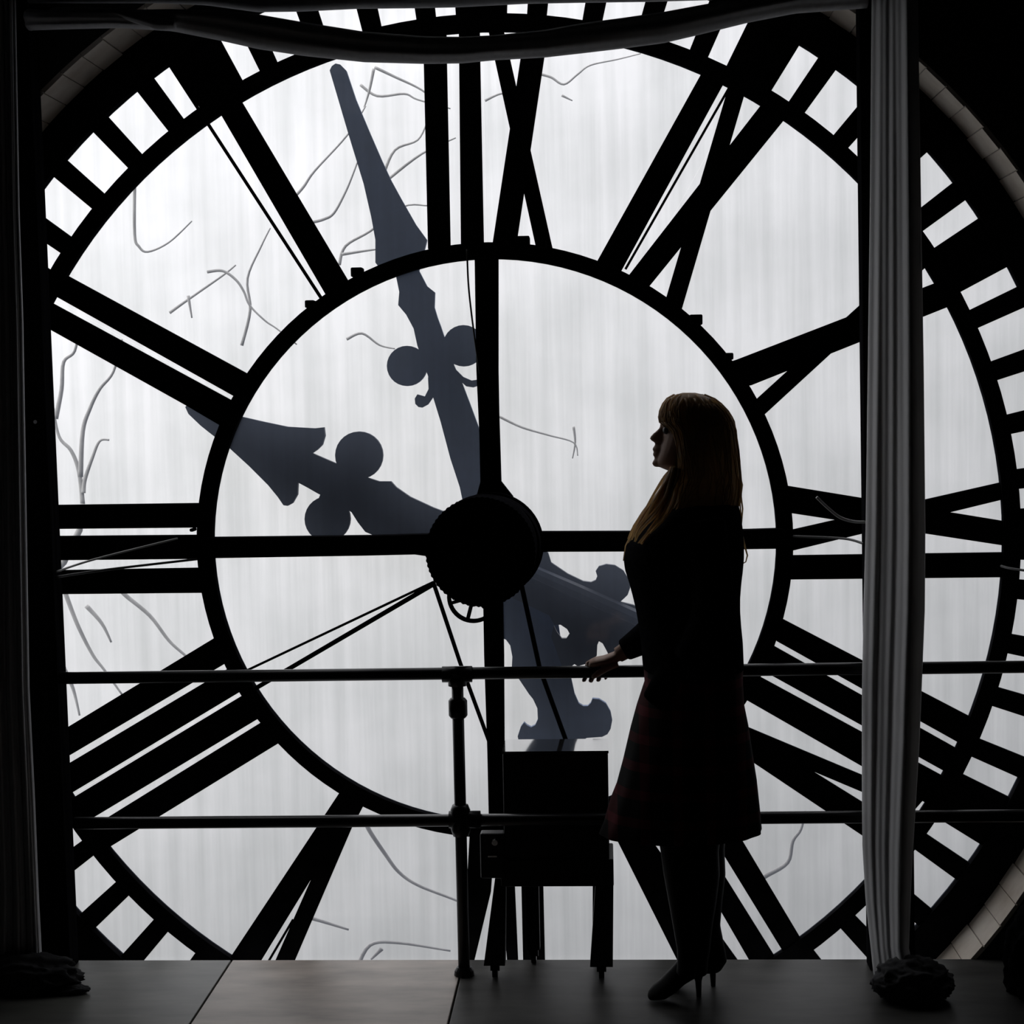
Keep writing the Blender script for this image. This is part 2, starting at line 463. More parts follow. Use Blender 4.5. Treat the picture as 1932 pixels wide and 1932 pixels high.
# hands, outside the glass
def disc_px(px, py, r, n=28):
    return [(px + r * math.sin(2 * PI * k / n), py + r * math.cos(2 * PI * k / n)) for k in range(n)]
YM, YH = 5.80, 5.74
mh = MB()
mh.pprism([(623, 134), (627, 126), (634, 121), (643, 123), (649, 129), (654, 134), (672, 188), (697, 248), (720, 301), (738, 340), (756, 373), (785, 424), (806, 453), (797, 490), (791, 511),
           (806, 540), (821, 552), (820, 580), (826, 600), (832, 616), (840, 640), (857, 690), (873, 725), (886, 759), (904, 808), (925, 880), (940, 960), (890, 990), (874, 948), (868, 919), (850, 864),
           (832, 796), (817, 747), (808, 709), (788, 652), (781, 620), (767, 594), (752, 576), (754, 551), (748, 522), (716, 505), (709, 496), (709, 453), (701, 409), (687, 348), (658, 253)], YM, YM - .012, YM + .012)
mh.pprism(disc_px(768.5, 690.5, 38), YM, YM - .011, YM + .011)
mh.pprism(disc_px(875, 652.5, 39), YM, YM - .011, YM + .011)
mh.pprism([(800, 655), (846, 640), (850, 690), (806, 705)], YM, YM - .0105, YM + .0105)
mh.pprism([(808, 712), (809, 734), (802, 748), (795, 746), (788, 744), (783, 752), (784, 762), (790, 768), (797, 769), (808, 763), (817, 750), (822, 735)], YM, YM - .0095, YM + .0095)
mh.pprism([(852, 690), (860, 697), (874, 711), (890, 718), (903, 716), (905, 727), (893, 731), (880, 729), (870, 720), (858, 708)], YM, YM - .0095, YM + .0095)
# its tail below the axis
mh.pprism([(930, 1050), (1010, 1060), (1050, 1150), (1062, 1235), (1078, 1280), (1084, 1308), (1092, 1326), (1100, 1331), (1109, 1331), (1115, 1325), (1118, 1317), (1130, 1318), (1143, 1326), (1152, 1342), (1155, 1358),
           (1152, 1374), (1146, 1384), (1136, 1389), (1107, 1391), (1090, 1402), (980, 1402), (977, 1388), (983, 1370), (989, 1362), (994, 1367), (1002, 1371), (1010, 1367), (1015, 1356), (1014, 1335), (1006, 1318),
           (998, 1308), (984, 1287), (970, 1266), (966, 1258), (967, 1238), (963, 1217), (955, 1206), (940, 1200)], YM, YM - .012, YM + .012)
obj('minute_hand', mh, HAND, clock)
hh = MB()
hh.pprism([(351, 768), (356, 762), (372, 764), (400, 772), (456, 786), (500, 796), (543, 805), (594, 808), (612, 806), (614, 822), (609, 839), (600, 848), (590, 855), (632, 873), (660, 884), (694, 901), (716, 908), (738, 908),
           (748, 919), (774, 937), (817, 957), (854, 971), (900, 985), (935, 1040), (900, 1075), (785, 1042), (735, 1022), (690, 1003), (676, 985), (664, 966), (640, 950), (601, 931), (580, 919), (563, 910), (562, 933), (553, 949), (544, 954), (536, 953),
           (525, 937), (507, 915), (471, 879), (435, 846), (395, 815), (380, 803), (357, 781)], YH, YH - .012, YH + .012)
hh.pprism(disc_px(678, 859, 45), YH, YH - .011, YH + .011)
hh.pprism(disc_px(618.5, 979, 43), YH, YH - .011, YH + .011)
hh.pprism([(625, 885), (690, 890), (672, 965), (600, 945)], YH, YH - .0105, YH + .0105)
obj('hour_hand', hh, HAND2, clock)
ht = MB()
ht.pprism([(930, 1030), (1010, 1030), (1034, 1042), (1040, 1061), (1071, 1082), (1100, 1096), (1115, 1098), (1124, 1094), (1127, 1087), (1124, 1077), (1130, 1068), (1144, 1064), (1160, 1066), (1176, 1076), (1187, 1094),
           (1189, 1108), (1184, 1122), (1170, 1135), (1195, 1141), (1240, 1165), (1262, 1190), (1245, 1215), (1200, 1212), (1170, 1228), (1150, 1238), (1144, 1226), (1137, 1213), (1130, 1209), (1127, 1216), (1126, 1236), (1112, 1250), (1090, 1256), (1084, 1252), (1076, 1258),
           (1060, 1256), (1040, 1200), (1045, 1180), (1051, 1192), (1060, 1204), (1069, 1204), (1075, 1195), (1070, 1186), (1058, 1178), (1046, 1178), (1036, 1160), (930, 1110)], YH, YH - .012, YH + .012)
obj('hour_hand_tail', ht, HAND2, clock)
obj('tail_rib', MB().tube([at(1005, 1078, YH - .025), at(1090, 1116, YH - .025), at(1215, 1172, YH - .025)], [.022, .025, .026], 8), HAND2, clock)

# rods and wires of the dial
def rod(pts, Y, r, m=IRON, name='brace_rod', parent=clock, Y1=None):
    k = len(pts)
    P = [at(a, b, Y if Y1 is None else Y + (Y1 - Y) * i / (k - 1)) for i, (a, b) in enumerate(pts)]
    return obj(name, MB().tube(P, r, 8), m, parent)
rod([(316, 116), (607, 564)], 5.55, .0055)
rod([(1380, 158), (1180, 508)], 5.555, .004)
rod([(818, 1098), (455, 1270)], 5.25, .004, Y1=5.56)
rod([(818, 1102), (480, 1300)], 5.25, .0075, Y1=5.56)
rod([(818, 1100), (868, 1250), (925, 1405)], 5.25, .0065, Y1=5.56)
rod([(982, 1095), (1018, 1260), (1078, 1425)], 5.3, .0075, Y1=5.56)
rod([(553, 1735), (500, 1825)], 5.56, .004)

# ------------------------------------------------------------------ guard rail
RY = 5.2
ra, rb = at(100, 1279.5, RY), at(1932, 1258, RY)
la, lb = at(118, 1553.5, RY), at(1932, 1539, RY)
def extend(a, b, x):
    return a + (b - a) * (x - a[0]) / (b[0] - a[0])
rail = thing('guard_rail', (-.455, RY, 0), 'black pipe guard rail with two bars and one post before the dial', 'railing')
obj('top_bar', MB().tube([extend(ra, rb, -1.66), extend(ra, rb, XR)], .0185, 14), PIPE, rail, smooth=True)
obj('lower_bar', MB().tube([extend(la, lb, -1.63), extend(la, lb, XR)], .0185, 14), PIPE, rail, smooth=True)
pt, pb = at(862.5, 1272, RY), at(869, 1546, RY)
px_ = (pt + (pb - pt) * (pt[2] - .004) / (pt[2] - pb[2]))
obj('post', MB().tube([pt, px_], .0178, 14), PIPE, rail, smooth=True)
def on_post(z): return pt + (px_ - pt) * (pt[2] - z) / (pt[2] - px_[2])
fit = MB()
zt = pt[2]
fit.tube([pt + (pt - px_) * .0 + np.array([0, 0, .004]), on_post(zt - .035)], .028, 14)
fit.tube([pt - np.array([.045, 0, 0]), pt + np.array([.045, 0, 0])], .0245, 14)
obj('tee_fitting', fit, PIPE, rail, smooth=True)
obj('collar', MB().tube([on_post(zt - z) for z in (.072, .08, .125, .133)], [.022, .0285, .0285, .022], 14), PIPE, rail, smooth=True)
zc = pb[2]
cr = MB().tube([on_post(zc + .045), on_post(zc + .03), on_post(zc - .03), on_post(zc - .05)], [.024, .030, .030, .024], 14)
cr.tube([pb - np.array([.035, 0, 0]), pb + np.array([.06, 0, 0])], .026, 14)
obj('cross_fitting', cr, PIPE, rail, smooth=True)
obj('base_flange', MB().tube([px_ + np.array([0, 0, .022]), px_ + np.array([0, 0, .012]), px_ + np.array([0, 0, -.003])], [.022, .029, .031], 18), PIPE, rail)

# ------------------------------------------------------------------ cabinet on legs behind the rail
BY = 5.262
c0, c1 = at(948, 1418, BY), at(1147, 1416, BY)
zb0 = at(1046, 1672, BY)[2]
ztop = (c0[2] + c1[2]) / 2
bx0, bx1 = c0[0], c1[0]
cab = thing('lectern_cabinet', ((bx0 + bx1) / 2, BY + .1, 0), 'square black cabinet with polished top on splayed legs behind the rail', 'cabinet')
BD = .185
obj('body', MB().box((bx0, BY, zb0 + .0), (bx1, BY + BD, ztop - .008)), BLACKBOX, cab, bevel=.004)
obj('top', MB().box((bx0 - .002, BY - .002, ztop - .008), (bx1 + .002, BY + BD + .002, ztop)), GLOSSTOP, cab)
obj('apron', MB().box((bx0 - .012, BY - .006, zb0), (bx1 + .012, BY + BD + .004, zb0 + .085)), BLACKBOX, cab, bevel=.004)
def leg(top, bot, wt, wb):
    t, b = np.array(top, float), np.array(bot, float)
    mk = lambda c, w: [(c[0] - w, c[1] - w, c[2]), (c[0] + w, c[1] - w, c[2]), (c[0] + w, c[1] + w, c[2]), (c[0] - w, c[1] + w, c[2])]
    obj('leg', MB().loft([mk(b, wb), mk(t, wt)]), BLACKBOX, cab)
    c = MB().tube([(b[0] - .008, b[1], .022), (b[0] + .008, b[1], .022)], .0215, 14)
    c.box((b[0] - .014, b[1] - .006, .022), (b[0] + .014, b[1] + .006, b[2] + .004))
    obj('caster', c, PIPE, cab)
fl, fr = floor_at(934, 1846), floor_at(1148, 1848)
leg((at(944, 1672, BY)[0], BY + .03, zb0 + .02), (fl[0], fl[1] + .01, .046), .017, .032)
leg((at(1141, 1672, BY)[0], BY + .03, zb0 + .02), (at(1135, 1830, 5.17)[0], fr[1] + .01, .046), .027, .034)
leg((at(1000, 1672, BY)[0], BY + BD - .02, zb0 + .02), (at(1007, 1815, 5.3)[0], 5.315, .046), .02, .02)
leg((at(1128, 1672, BY)[0], BY + BD - .02, zb0 + .02), (at(1128, 1815, 5.3)[0], 5.315, .046), .016, .016)
kb = MB()
q0 = at(925, 1600, 5.27)
kb.box((q0[0] - .03, 5.25, q0[2] - .09), (bx0 + .002, 5.30, q0[2] + .05))
obj('side_bracket', kb, BLACKBOX, cab, bevel=.006)
obj('chrome_knob', MB().cyl_y((at(934, 1588, 5.24)[0], at(934, 1588, 5.24)[2]), .009, 5.225, 5.25, 16), CHROME, cab, smooth=False)
q1 = at(930, 1616, 5.24)
obj('chrome_latch', MB().box((q1[0] - .016, 5.24, q1[2] - .003), (q1[0] + .013, 5.252, q1[2] + .003)), CHROME, cab, bevel=.001)

# ------------------------------------------------------------------ posts, drapes and the swag
def post(name, pr, width, depth, Y, label, left):
    """pr: (bottom px, top px) of one edge of the front face"""
    b, t = at(*pr[0], Y), at(*pr[1], Y)
    b = b + (t - b) * (0 - b[2]) / (t[2] - b[2])
    k = (ZT - b[2]) / (t[2] - b[2])
    xt = b[0] + (t[0] - b[0]) * k
    s = -width if left else width
    mk = lambda x, z: [(x, Y, z), (x + s, Y, z), (x + s, Y + depth, z), (x, Y + depth, z)]
    root = thing(name, (b[0] + s / 2, Y + depth / 2, 0), label, 'post')
    obj('shaft', MB().loft([mk(b[0], 0), mk(xt, ZT)]), TIMBER, root, bevel=.004)
    return root
lp = post('timber_post', ((133, 1832), (52, 0)), .2, .09, 5.24, 'thick black post behind the drape that runs down the left edge', True)
s0 = at(67, 796, 5.235)
obj('screw_head', MB().cyl_y((s0[0], s0[2]), .006, 5.232, 5.245, 10), CHROME, lp)
rp_ = post('timber_post', ((1642, 1850), (1621, 0)), .135, .075, 5.235, 'black post wrapped by the narrow grey drape right of the woman', False)

def interp(tab, y):
    ys = [a for a, *_ in tab]
    return [float(np.interp(y, ys, [r[i] for r in tab])) for i in range(1, len(tab[0]))]

def drape(name, tab, Y, folds, amp, y0, y1, label, seed, rows=70, cols=90, wrap=0.0, parent=None):
    rnd = random.Random(seed)
    ph = [rnd.uniform(0, 6.28) for _ in range(6)]
    v, f = [], []
    for j in range(rows + 1):
        py = y0 + (y1 - y0) * j / rows
        l, r = interp(tab, py)
        for i in range(cols + 1):
            u = i / cols
            a = amp * (.55 * math.sin(folds * 2 * PI * u + ph[0] + .5 * math.sin(py / 260 + ph[1])) + .3 * math.sin(folds * 4.6 * PI * u + ph[2] + py / 700) + .2 * math.sin(folds * 9.1 * PI * u + ph[3]))
            edge = wrap * ((.78 - u) / .78 if u < .78 else .8 * ((u - .78) / .22) ** 1.5)
            p = at(l + (r - l) * u, py, Y + a + edge)
            v.append((p[0], Y + a + edge, max(p[2], .004)))
    n = cols + 1
    for j in range(rows):
        for i in range(cols):
            f.append((j * n + i, j * n + i + 1, (j + 1) * n + i + 1, (j + 1) * n + i))
    o = obj(name, MB().add(v, f), DRAPE, parent, smooth=True)
    so = o.modifiers.new('cloth', 'SOLIDIFY'); so.thickness = .003; so.offset = 0
    return o

def crumple(name, c, r, seed, m=DRAPE, parent=None, k=1.0, lim=0.003):
    bm = bmesh.new()
    bmesh.ops.create_icosphere(bm, subdivisions=5, radius=1)
    for w_ in bm.verts:
        d = w_.co.normalized()
        q = d * 2.1 + Vector((seed * 3.1, seed * 1.7, 0))
        a = abs(noise.noise(q)) * .55 + abs(noise.noise(q * 2.7)) * .28 + noise.noise(q * 6) * .07
        rr = 1.08 - k * a
        w_.co = Vector((c[0] + r[0] * d.x * rr, c[1] + r[1] * d.y * rr, max(c[2] + r[2] * d.z * rr, lim)))
    me = bpy.data.meshes.new(name); bm.to_mesh(me); bm.free()
    return obj(name, me, m, parent, smooth=True)

TL = [(-60, -75, 28), (400, -70, 36), (600, -70, 43), (1300, -66, 55), (1500, -64, 65), (1700, -62, 73), (1830, -75, 80)]
ld = thing('sheer_drape', (-1.9, 5.1, 0), 'wide grey sheer drape hanging down the left edge onto the floor', 'curtain')
drape('hanging_cloth', TL, 5.1, 5, .022, -70, 1845, '', 3, parent=ld)
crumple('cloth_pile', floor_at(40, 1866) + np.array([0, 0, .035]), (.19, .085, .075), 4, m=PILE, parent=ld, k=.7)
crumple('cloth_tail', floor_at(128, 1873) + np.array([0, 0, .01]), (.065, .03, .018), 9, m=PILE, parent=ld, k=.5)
TR = [(-60, 1646, 1730), (390, 1642, 1737), (700, 1638, 1742), (1000, 1634, 1745), (1150, 1630, 1744), (1300, 1627, 1738), (1400, 1627, 1734), (1500, 1627, 1728), (1600, 1628, 1722), (1700, 1634, 1717), (1790, 1644, 1714), (1870, 1652, 1730)]
rd = thing('sheer_drape', (.85, 5.045, 0), 'narrow grey sheer drape gathered round the post right of the woman', 'curtain')
drape('hanging_cloth', TR, 5.0, 1.6, .010, -70, 1872, '', 11, wrap=.15, parent=rd)
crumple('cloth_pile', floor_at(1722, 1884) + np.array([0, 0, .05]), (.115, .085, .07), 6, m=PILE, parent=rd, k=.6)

def swag(name, tab, Yt, depth, seed, parent, nlen=120, nsec=40):
    rnd = random.Random(seed)
    ph = [rnd.uniform(0, 6.28) for _ in range(8)]
    rings = []
    x0, x1 = tab[0][0], tab[-1][0]
    for j in range(nlen + 1):
        x = x0 + (x1 - x0) * j / nlen
        a, b = interp(tab, x)
        Y = float(np.interp(x, [r[0] for r in Yt], [r[1] for r in Yt]))
        t, d = at(x, a, Y), at(x, b, Y)
        c, h = (t + d) / 2, (t - d) / 2
        ring = []
        for i in range(nsec):
            th = 2 * PI * i / nsec
            pl = 1 + .10 * math.sin(5 * th + ph[0] + x / 330) + .06 * math.sin(9 * th + ph[1] - x / 210)
            ring.append(c + h * math.cos(th) + np.array([0, -depth * math.sin(th) * pl, 0]))
        rings.append(ring)
    return obj(name, MB().loft(rings), DRAPE, parent, smooth=True)
sw = thing('fabric_swag', (-.3, 5.1, 2.6), 'sagging grey fabric swag strung across the top of the dial', 'curtain')
swag('sagging_fold', [(54, 18, 57), (100, 20, 55), (220, 20, 52), (323, 18, 58), (414, 20, 76), (485, 27, 92), (572, 42, 105), (687, 60, 117), (800, 69, 120), (870, 70, 119), (933, 67, 113), (1028, 57, 108),
      (1100, 44, 100), (1176, 34, 91), (1252, 23, 81), (1312, 12, 67), (1413, -6, 42), (1500, -22, 25), (1636, -35, 15)], [(54, 5.2), (400, 5.1), (1300, 5.06), (1500, 5.1), (1636, 5.21)], .045, 1, sw)
swag('upper_fold', [(54, -60, 6), (300, -60, 6), (390, -60, 10), (485, -60, 23), (565, -60, 22), (677, -60, 16.5), (785, -60, 15.5), (857, -60, 14), (995, -60, 7), (1104, -60, 5), (1216, -60, 3.5), (1340, -60, 0), (1430, -60, -10), (1636, -60, -20)], [(54, 5.21), (400, 5.13), (1300, 5.09), (1500, 5.13), (1636, 5.215)], .03, 2, sw)
swag('tail_fold', [(58, 40, 58), (100, 14, 40), (160, 12, 36), (225, 16, 34), (300, 30, 58), (330, 36, 56)], [(58, 5.215), (330, 5.06)], .02, 5, sw, 40, 20)

# ------------------------------------------------------------------ loose things
def cable(pts, Y, r, m, label, name='cable', Y1=None):
    k = len(pts)
    # smooth the run with Catmull-Rom
    P = [at(a, b, Y if Y1 is None else Y + (Y1 - Y) * i / (k - 1)) for i, (a, b) in enumerate(pts)]
    out = []
    for i in range(k - 1):
        p0, p1, p2, p3 = P[max(i - 1, 0)], P[i], P[i + 1], P[min(i + 2, k - 1)]
        for s in range(8):
            t = s / 8
            out.append(.5 * ((2 * p1) + (-p0 + p2) * t + (2 * p0 - 5 * p1 + 4 * p2 - p3) * t * t + (-p0 + 3 * p1 - 3 * p2 + p3) * t ** 3))
    out.append(P[-1])
    return tag(obj(name, MB().tube(out, r, 7), m, smooth=True), label, 'cable')
cable([(1541, 938), (1562, 958), (1585, 976), (1610, 984), (1632, 985)], 5.19, .0045, PALECABLE, 'short pale cable curving out from the post at dial height', Y1=5.232)
cable([(1497, 1012), (1590, 1016), (1630, 1026)], 5.55, .004, CABLE, 'thin dark wire from the post under the pale cable', Y1=5.28)
cable([(106, 1079), (180, 1055), (335, 1016)], 5.26, .0035, PALECABLE, 'upper of two thin wires from the left post across numeral III', Y1=5.555)
cable([(104, 1089), (200, 1075), (372, 1055)], 5.26, .004, CABLE, 'lower of two thin wires from the left post across numeral III', Y1=5.555)
cable([(881, 470), (884, 540), (893, 620), (905, 705)], 5.555, .003, CABLE, 'thin cord hanging beside the upper spoke of the dial', name='cord')
cable([(1889, 1068), (1910, 1073), (1960, 1080)], 5.5, .004, CABLE, 'short dark wire at the rim right of numeral IX', Y1=5.36)

bag = crumple('cloth_bundle', floor_at(1965, 1880) + np.array([0, .02, .09]), (.1, .1, .18), 13, m=BAG, k=.5)
tag(bag, 'black cloth bundle on the floor at the right edge', 'bundle')

# ------------------------------------------------------------------ bare trees outside
def smooth_run(P, n=5):
    out = []; k = len(P)
    for i in range(k - 1):
        p0, p1, p2, p3 = P[max(i - 1, 0)], P[i], P[i + 1], P[min(i + 2, k - 1)]
        for s in range(n):
            t = s / n
            out.append(.5 * ((2 * p1) + (-p0 + p2) * t + (2 * p0 - 5 * p1 + 4 * p2 - p3) * t * t + (-p0 + 3 * p1 - 3 * p2 + p3) * t ** 3))
    return out + [P[-1]]
def branch_set(name, trunk, lines, Y, label, r0=.009, seed=1, bark=None, root=None):
    bark = bark or BARK
    rnd = random.Random(seed)
    root = root or thing(name, at(*lines[0][0], Y), label, 'tree', None)
    if trunk:
        obj('trunk', MB().tube([at(a, b, Y) for a, b in trunk], [r0 * 2.0 - r0 * .9 * i / (len(trunk) - 1) for i in range(len(trunk))][::1], 8), bark, root, smooth=True)
    for ln in lines:
        k = len(ln)
        dy = rnd.uniform(-.25, .25)
        P = smooth_run([at(a, b, Y + dy) for a, b in ln]); k = len(P)
        R = [max(r0 * (1 - .6 * i / max(1, k - 1)), .002) for i in range(k)]
        obj('branch', MB().tube(P, R, 6), bark, root, smooth=True)
    return root
big_tree = branch_set('bare_tree', [(10, 2500), (20, 1250), (60, 1120), (120, 1060), (150, 1000), (156, 951)],
    [[(156, 951), (149, 890), (134, 850), (112, 825), (101, 774), (94, 712)], [(157, 930), (160, 905), (174, 864), (188, 832), (206, 830)], [(105, 790), (116, 734), (120, 683), (141, 662), (150, 610)],
     [(152, 900), (156, 814), (170, 770), (188, 734), (214, 701), (230, 640)], [(120, 1110), (145, 1176), (174, 1234), (196, 1263), (230, 1310)], [(163, 1143), (192, 1176), (210, 1212)],
     [(225, 1110), (239, 1125), (283, 1162), (319, 1209), (351, 1238), (372, 1260)], [(120, 1260), (138, 1300), (150, 1350)]], 7.6, 'large bare tree seen faintly through the glass, forking at left under numeral II', seed=2, r0=.0115)
branch_set('bare_branch', None,
    [[(254, 340), (254, 442), (262, 465), (279, 475), (319, 457), (362, 417)], [(391, 513), (420, 511), (445, 528), (460, 550), (471, 576), (500, 605), (522, 620), (560, 650)], [(355, 558), (362, 600)],
     [(456, 652), (472, 585), (467, 525), (493, 464), (510, 430)], [(320, 590), (355, 565), (420, 520), (445, 500)]], 7.9, 'bare curling branches outside the pane between numerals I and II', r0=.008, seed=3, root=big_tree)
branch_set('bare_branch', None,
    [[(555, 372), (573, 352), (594, 322), (656, 254), (690, 200)], [(590, 419), (610, 414), (630, 402), (652, 362), (667, 326), (680, 290)], [(640, 500), (652, 464), (700, 435), (760, 390), (806, 388)], [(645, 480), (690, 473), (715, 470)],
     [(707, 127), (745, 145), (796, 170), (830, 200)], [(705, 130), (697, 170), (687, 203)], [(680, 160), (712, 181), (763, 177), (788, 188), (850, 205)], [(723, 330), (745, 283), (788, 264), (806, 230)], [(730, 340), (796, 290), (860, 260)],
     [(654, 640), (683, 629), (716, 651), (745, 658)]], 8.0, 'bare branches outside the pane behind the long minute hand', r0=.008, seed=4, root=big_tree)
branch_set('bare_branch', None,
    [[(1020, 140), (1040, 146), (1064, 159), (1090, 140), (1114, 123), (1165, 112), (1209, 101)], [(915, 190), (944, 177), (970, 178)], [(1060, 180), (1080, 190)]], 8.2, 'bare twig outside the pane right of numeral XII', r0=.007, seed=5, root=big_tree)
branch_set('bare_branch', None,
    [[(940, 785), (984, 806), (1035, 821), (1082, 835), (1090, 860)], [(1082, 805), (1085, 835), (1080, 865)]], 8.0, 'bare twig outside the pane left of the woman', r0=.007, seed=6, root=big_tree)
branch_set('bare_branch', None,
    [[(690, 1550), (698, 1569), (727, 1612), (752, 1645), (788, 1670), (854, 1696), (900, 1715)], [(560, 1725), (600, 1736), (658, 1754)], [(672, 1830), (698, 1783), (752, 1779), (850, 1794)], [(720, 1790), (700, 1810)]],
    7.6, 'bare branches outside the pane left of the cabinet legs', r0=.011, seed=7, bark=BARK2)
branch_set('bare_branch', None,
    [[(1430, 1662), (1446, 1652), (1486, 1627), (1496, 1587), (1511, 1565), (1520, 1530)]], 7.8, 'bare branch outside the pane behind the boots at numeral VII', r0=.012, seed=8, bark=BARK2)

# ------------------------------------------------------------------ the woman
Y0 = 4.985
def ring(py, l, r, hy, yc=Y0, n=28, p=2.3, pyr=None):
    a, b = at(l, py, yc), at(r, py if pyr is None else pyr, yc)
    c, h = (a + b) / 2, (b - a) / 2
    out = []
    for k in range(n):
        t = 2 * PI * k / n
        cs, sn = math.cos(t), math.sin(t)
        cs = math.copysign(abs(cs) ** (2 / p), cs); sn = math.copysign(abs(sn) ** (2 / p), sn)
        out.append(c + h * cs + np.array([0, hy * sn, 0]))
    return out
def stack(tab, yc=Y0, n=28, p=2.3):
    return [ring(py, l, r, hy, yc, n, p) for py, l, r, hy in tab]

woman = thing('person', (at(1300, 1885, Y0)[0], Y0, 0), 'person with long hair in dark jacket and plaid skirt holding the rail', 'person')
B = MB()
B.loft(stack([(748, 1278, 1338, .04), (758, 1260, 1358, .058), (775, 1251, 1370, .068), (790, 1249, 1378, .072), (803, 1250, 1381, .073), (815, 1252, 1382, .073), (830, 1249, 1380, .071), (845, 1245, 1374, .067),
              (858, 1241, 1362, .061), (868, 1239, 1348, .054), (876, 1239, 1338, .047), (882, 1246, 1330, .04), (888, 1260, 1325, .03)], n=32, p=2.1))
fin = [(788, 1247, .030), (797, 1245.5, .028), (803, 1245, .020), (807, 1244, .013), (812, 1239, .011), (818, 1232, .012), (823, 1227.5, .014), (827, 1225.5, .016), (831, 1228, .017), (834.5, 1234, .014), (838, 1235.5, .012), (842, 1233.5, .018),
       (847, 1230, .022), (850, 1231.5, .023), (852, 1234, .022), (854, 1232, .022), (858, 1231, .020), (862, 1234, .018), (865, 1235, .018), (870, 1231.5, .020), (874, 1230, .020), (878, 1231.5, .018), (881, 1236, .013)]
B.loft([ring(py, l, 1292, hy, n=20, p=1.9) for py, l, hy in fin])
B.loft(stack([(850, 1290, 1372, .052), (890, 1279, 1368, .054), (915, 1280, 1372, .056), (945, 1275, 1385, .075), (965, 1262, 1392, .11)], n=24))
# torso under the clothes
B.loft(stack([(940, 1280, 1380, .06), (960, 1255, 1392, .12), (985, 1232, 1394, .165), (1030, 1205, 1394, .175), (1080, 1200, 1390, .165), (1140, 1212, 1385, .15), (1200, 1222, 1385, .145), (1250, 1228, 1392, .15), (1310, 1228, 1396, .155), (1370, 1235, 1392, .155), (1400, 1245, 1385, .15)]))
def limb(pts, rad, seg=14, sub=4):
    P, R = [], []
    for i in range(len(pts) - 1):
        for s in range(sub):
            t = s / sub
            P.append(np.array(pts[i]) * (1 - t) + np.array(pts[i + 1]) * t); R.append(rad[i] * (1 - t) + rad[i + 1] * t)
    P.append(np.array(pts[-1])); R.append(rad[-1])
    for _ in range(2):
        Q = P[:]
        for i in range(1, len(P) - 1):
            Q[i] = (P[i - 1] + 2 * P[i] + P[i + 1]) / 4
        P = Q
    return P, R
def rail_c(px):
    q = at(px, 1268, RY)
    return extend(ra, rb, q[0])
# far arm reaching to the rail
sh = at(1312, 1000, Y0 + .16); elb = at(1258, 1180, Y0 + .2); wr_ = at(1166, 1236, RY - .004)
farP, farR = limb([sh, elb, wr_], [.047, .038, .024])
B.tube(farP, farR, 14)
pal = [at(1172, 1235, RY - .004), at(1158, 1240, RY), at(1140, 1246, RY + .002), at(1122, 1249, RY + .004), at(1112, 1252, RY + .006)]
rg = []
for c, wy, wz in zip(pal, (.022, .029, .036, .037, .030), (.019, .017, .0155, .0145, .011)):
    rg.append([c + np.array([0, wy * math.cos(t), wz * math.sin(t)]) for t in [2 * PI * k / 16 for k in range(16)]])
B.loft(rg)
for px, r, ln in ((1112, .0082, 1.0), (1125.5, .0086, 1.08), (1139, .0082, 1.0), (1151.5, .0072, .86)):
    P = []
    for i, th in enumerate((-5, 28, 62, 98, 134, 165, 185)):
        c = rail_c(px - 2.0 * i * ln)
        t = math.radians(th * ln)
        rr = .0185 + r * .95
        P.append(c + np.array([0, rr * math.sin(t), rr * math.cos(t)]))
    B.tube(P, [r * 1.05, r * 1.1, r, r * 1.02, r * .92, r * .85, r * .6], 10)
P = []
for px, th in ((1164, -22), (1154, -42), (1143, -62), (1132, -84), (1123, -104), (1117, -118)):
    c = rail_c(px); t = math.radians(th); rr = .0185 + .0095
    P.append(c + np.array([0, rr * math.sin(t), rr * math.cos(t)]))
B.tube(P, [.013, .012, .0108, .0098, .0092, .006], 10)
# near arm hanging at her side
nsh = at(1322, 1000, Y0 - .17); nel = at(1352, 1140, Y0 - .20); nwr = at(1306, 1238, Y0 - .165)
neP, neR = limb([nsh, nel, nwr], [.047, .038, .024])
B.tube(neP, neR, 14)
# the hand in the pocket, fingers pointing forward and down
hb = nwr + np.array([.012, .03, 0])
ax = np.array([-.62, .12, -.78]); ax /= np.linalg.norm(ax)
sd = np.cross(ax, [0, 1.0, 0]); sd /= np.linalg.norm(sd)
nn = np.cross(sd, ax)
B.loft([[hb + ax * u + sd * w1 * math.cos(t) + nn * w2 * math.sin(t) for t in [2 * PI * k / 16 for k in range(16)]] for u, w1, w2 in ((-.01, .024, .02), (.02, .034, .016), (.055, .041, .0145), (.085, .038, .012))])
for off, ln, r in ((-.030, .068, .0078), (-.0105, .076, .0082), (.0095, .071, .0079), (.028, .056, .007)):
    k = hb + ax * .08 + sd * off
    B.tube([k, k + ax * ln * .4 + nn * .003, k + ax * ln * .72 + nn * .010, k + ax * ln + nn * .020], [r * 1.05, r, r * .92, r * .6], 10)
k = hb + ax * .02 - sd * .024
B.tube([k, k + ax * .03 - sd * .022, k + ax * .056 - sd * .03, k + ax * .078 - sd * .028], [.014, .0115, .0095, .006], 10)
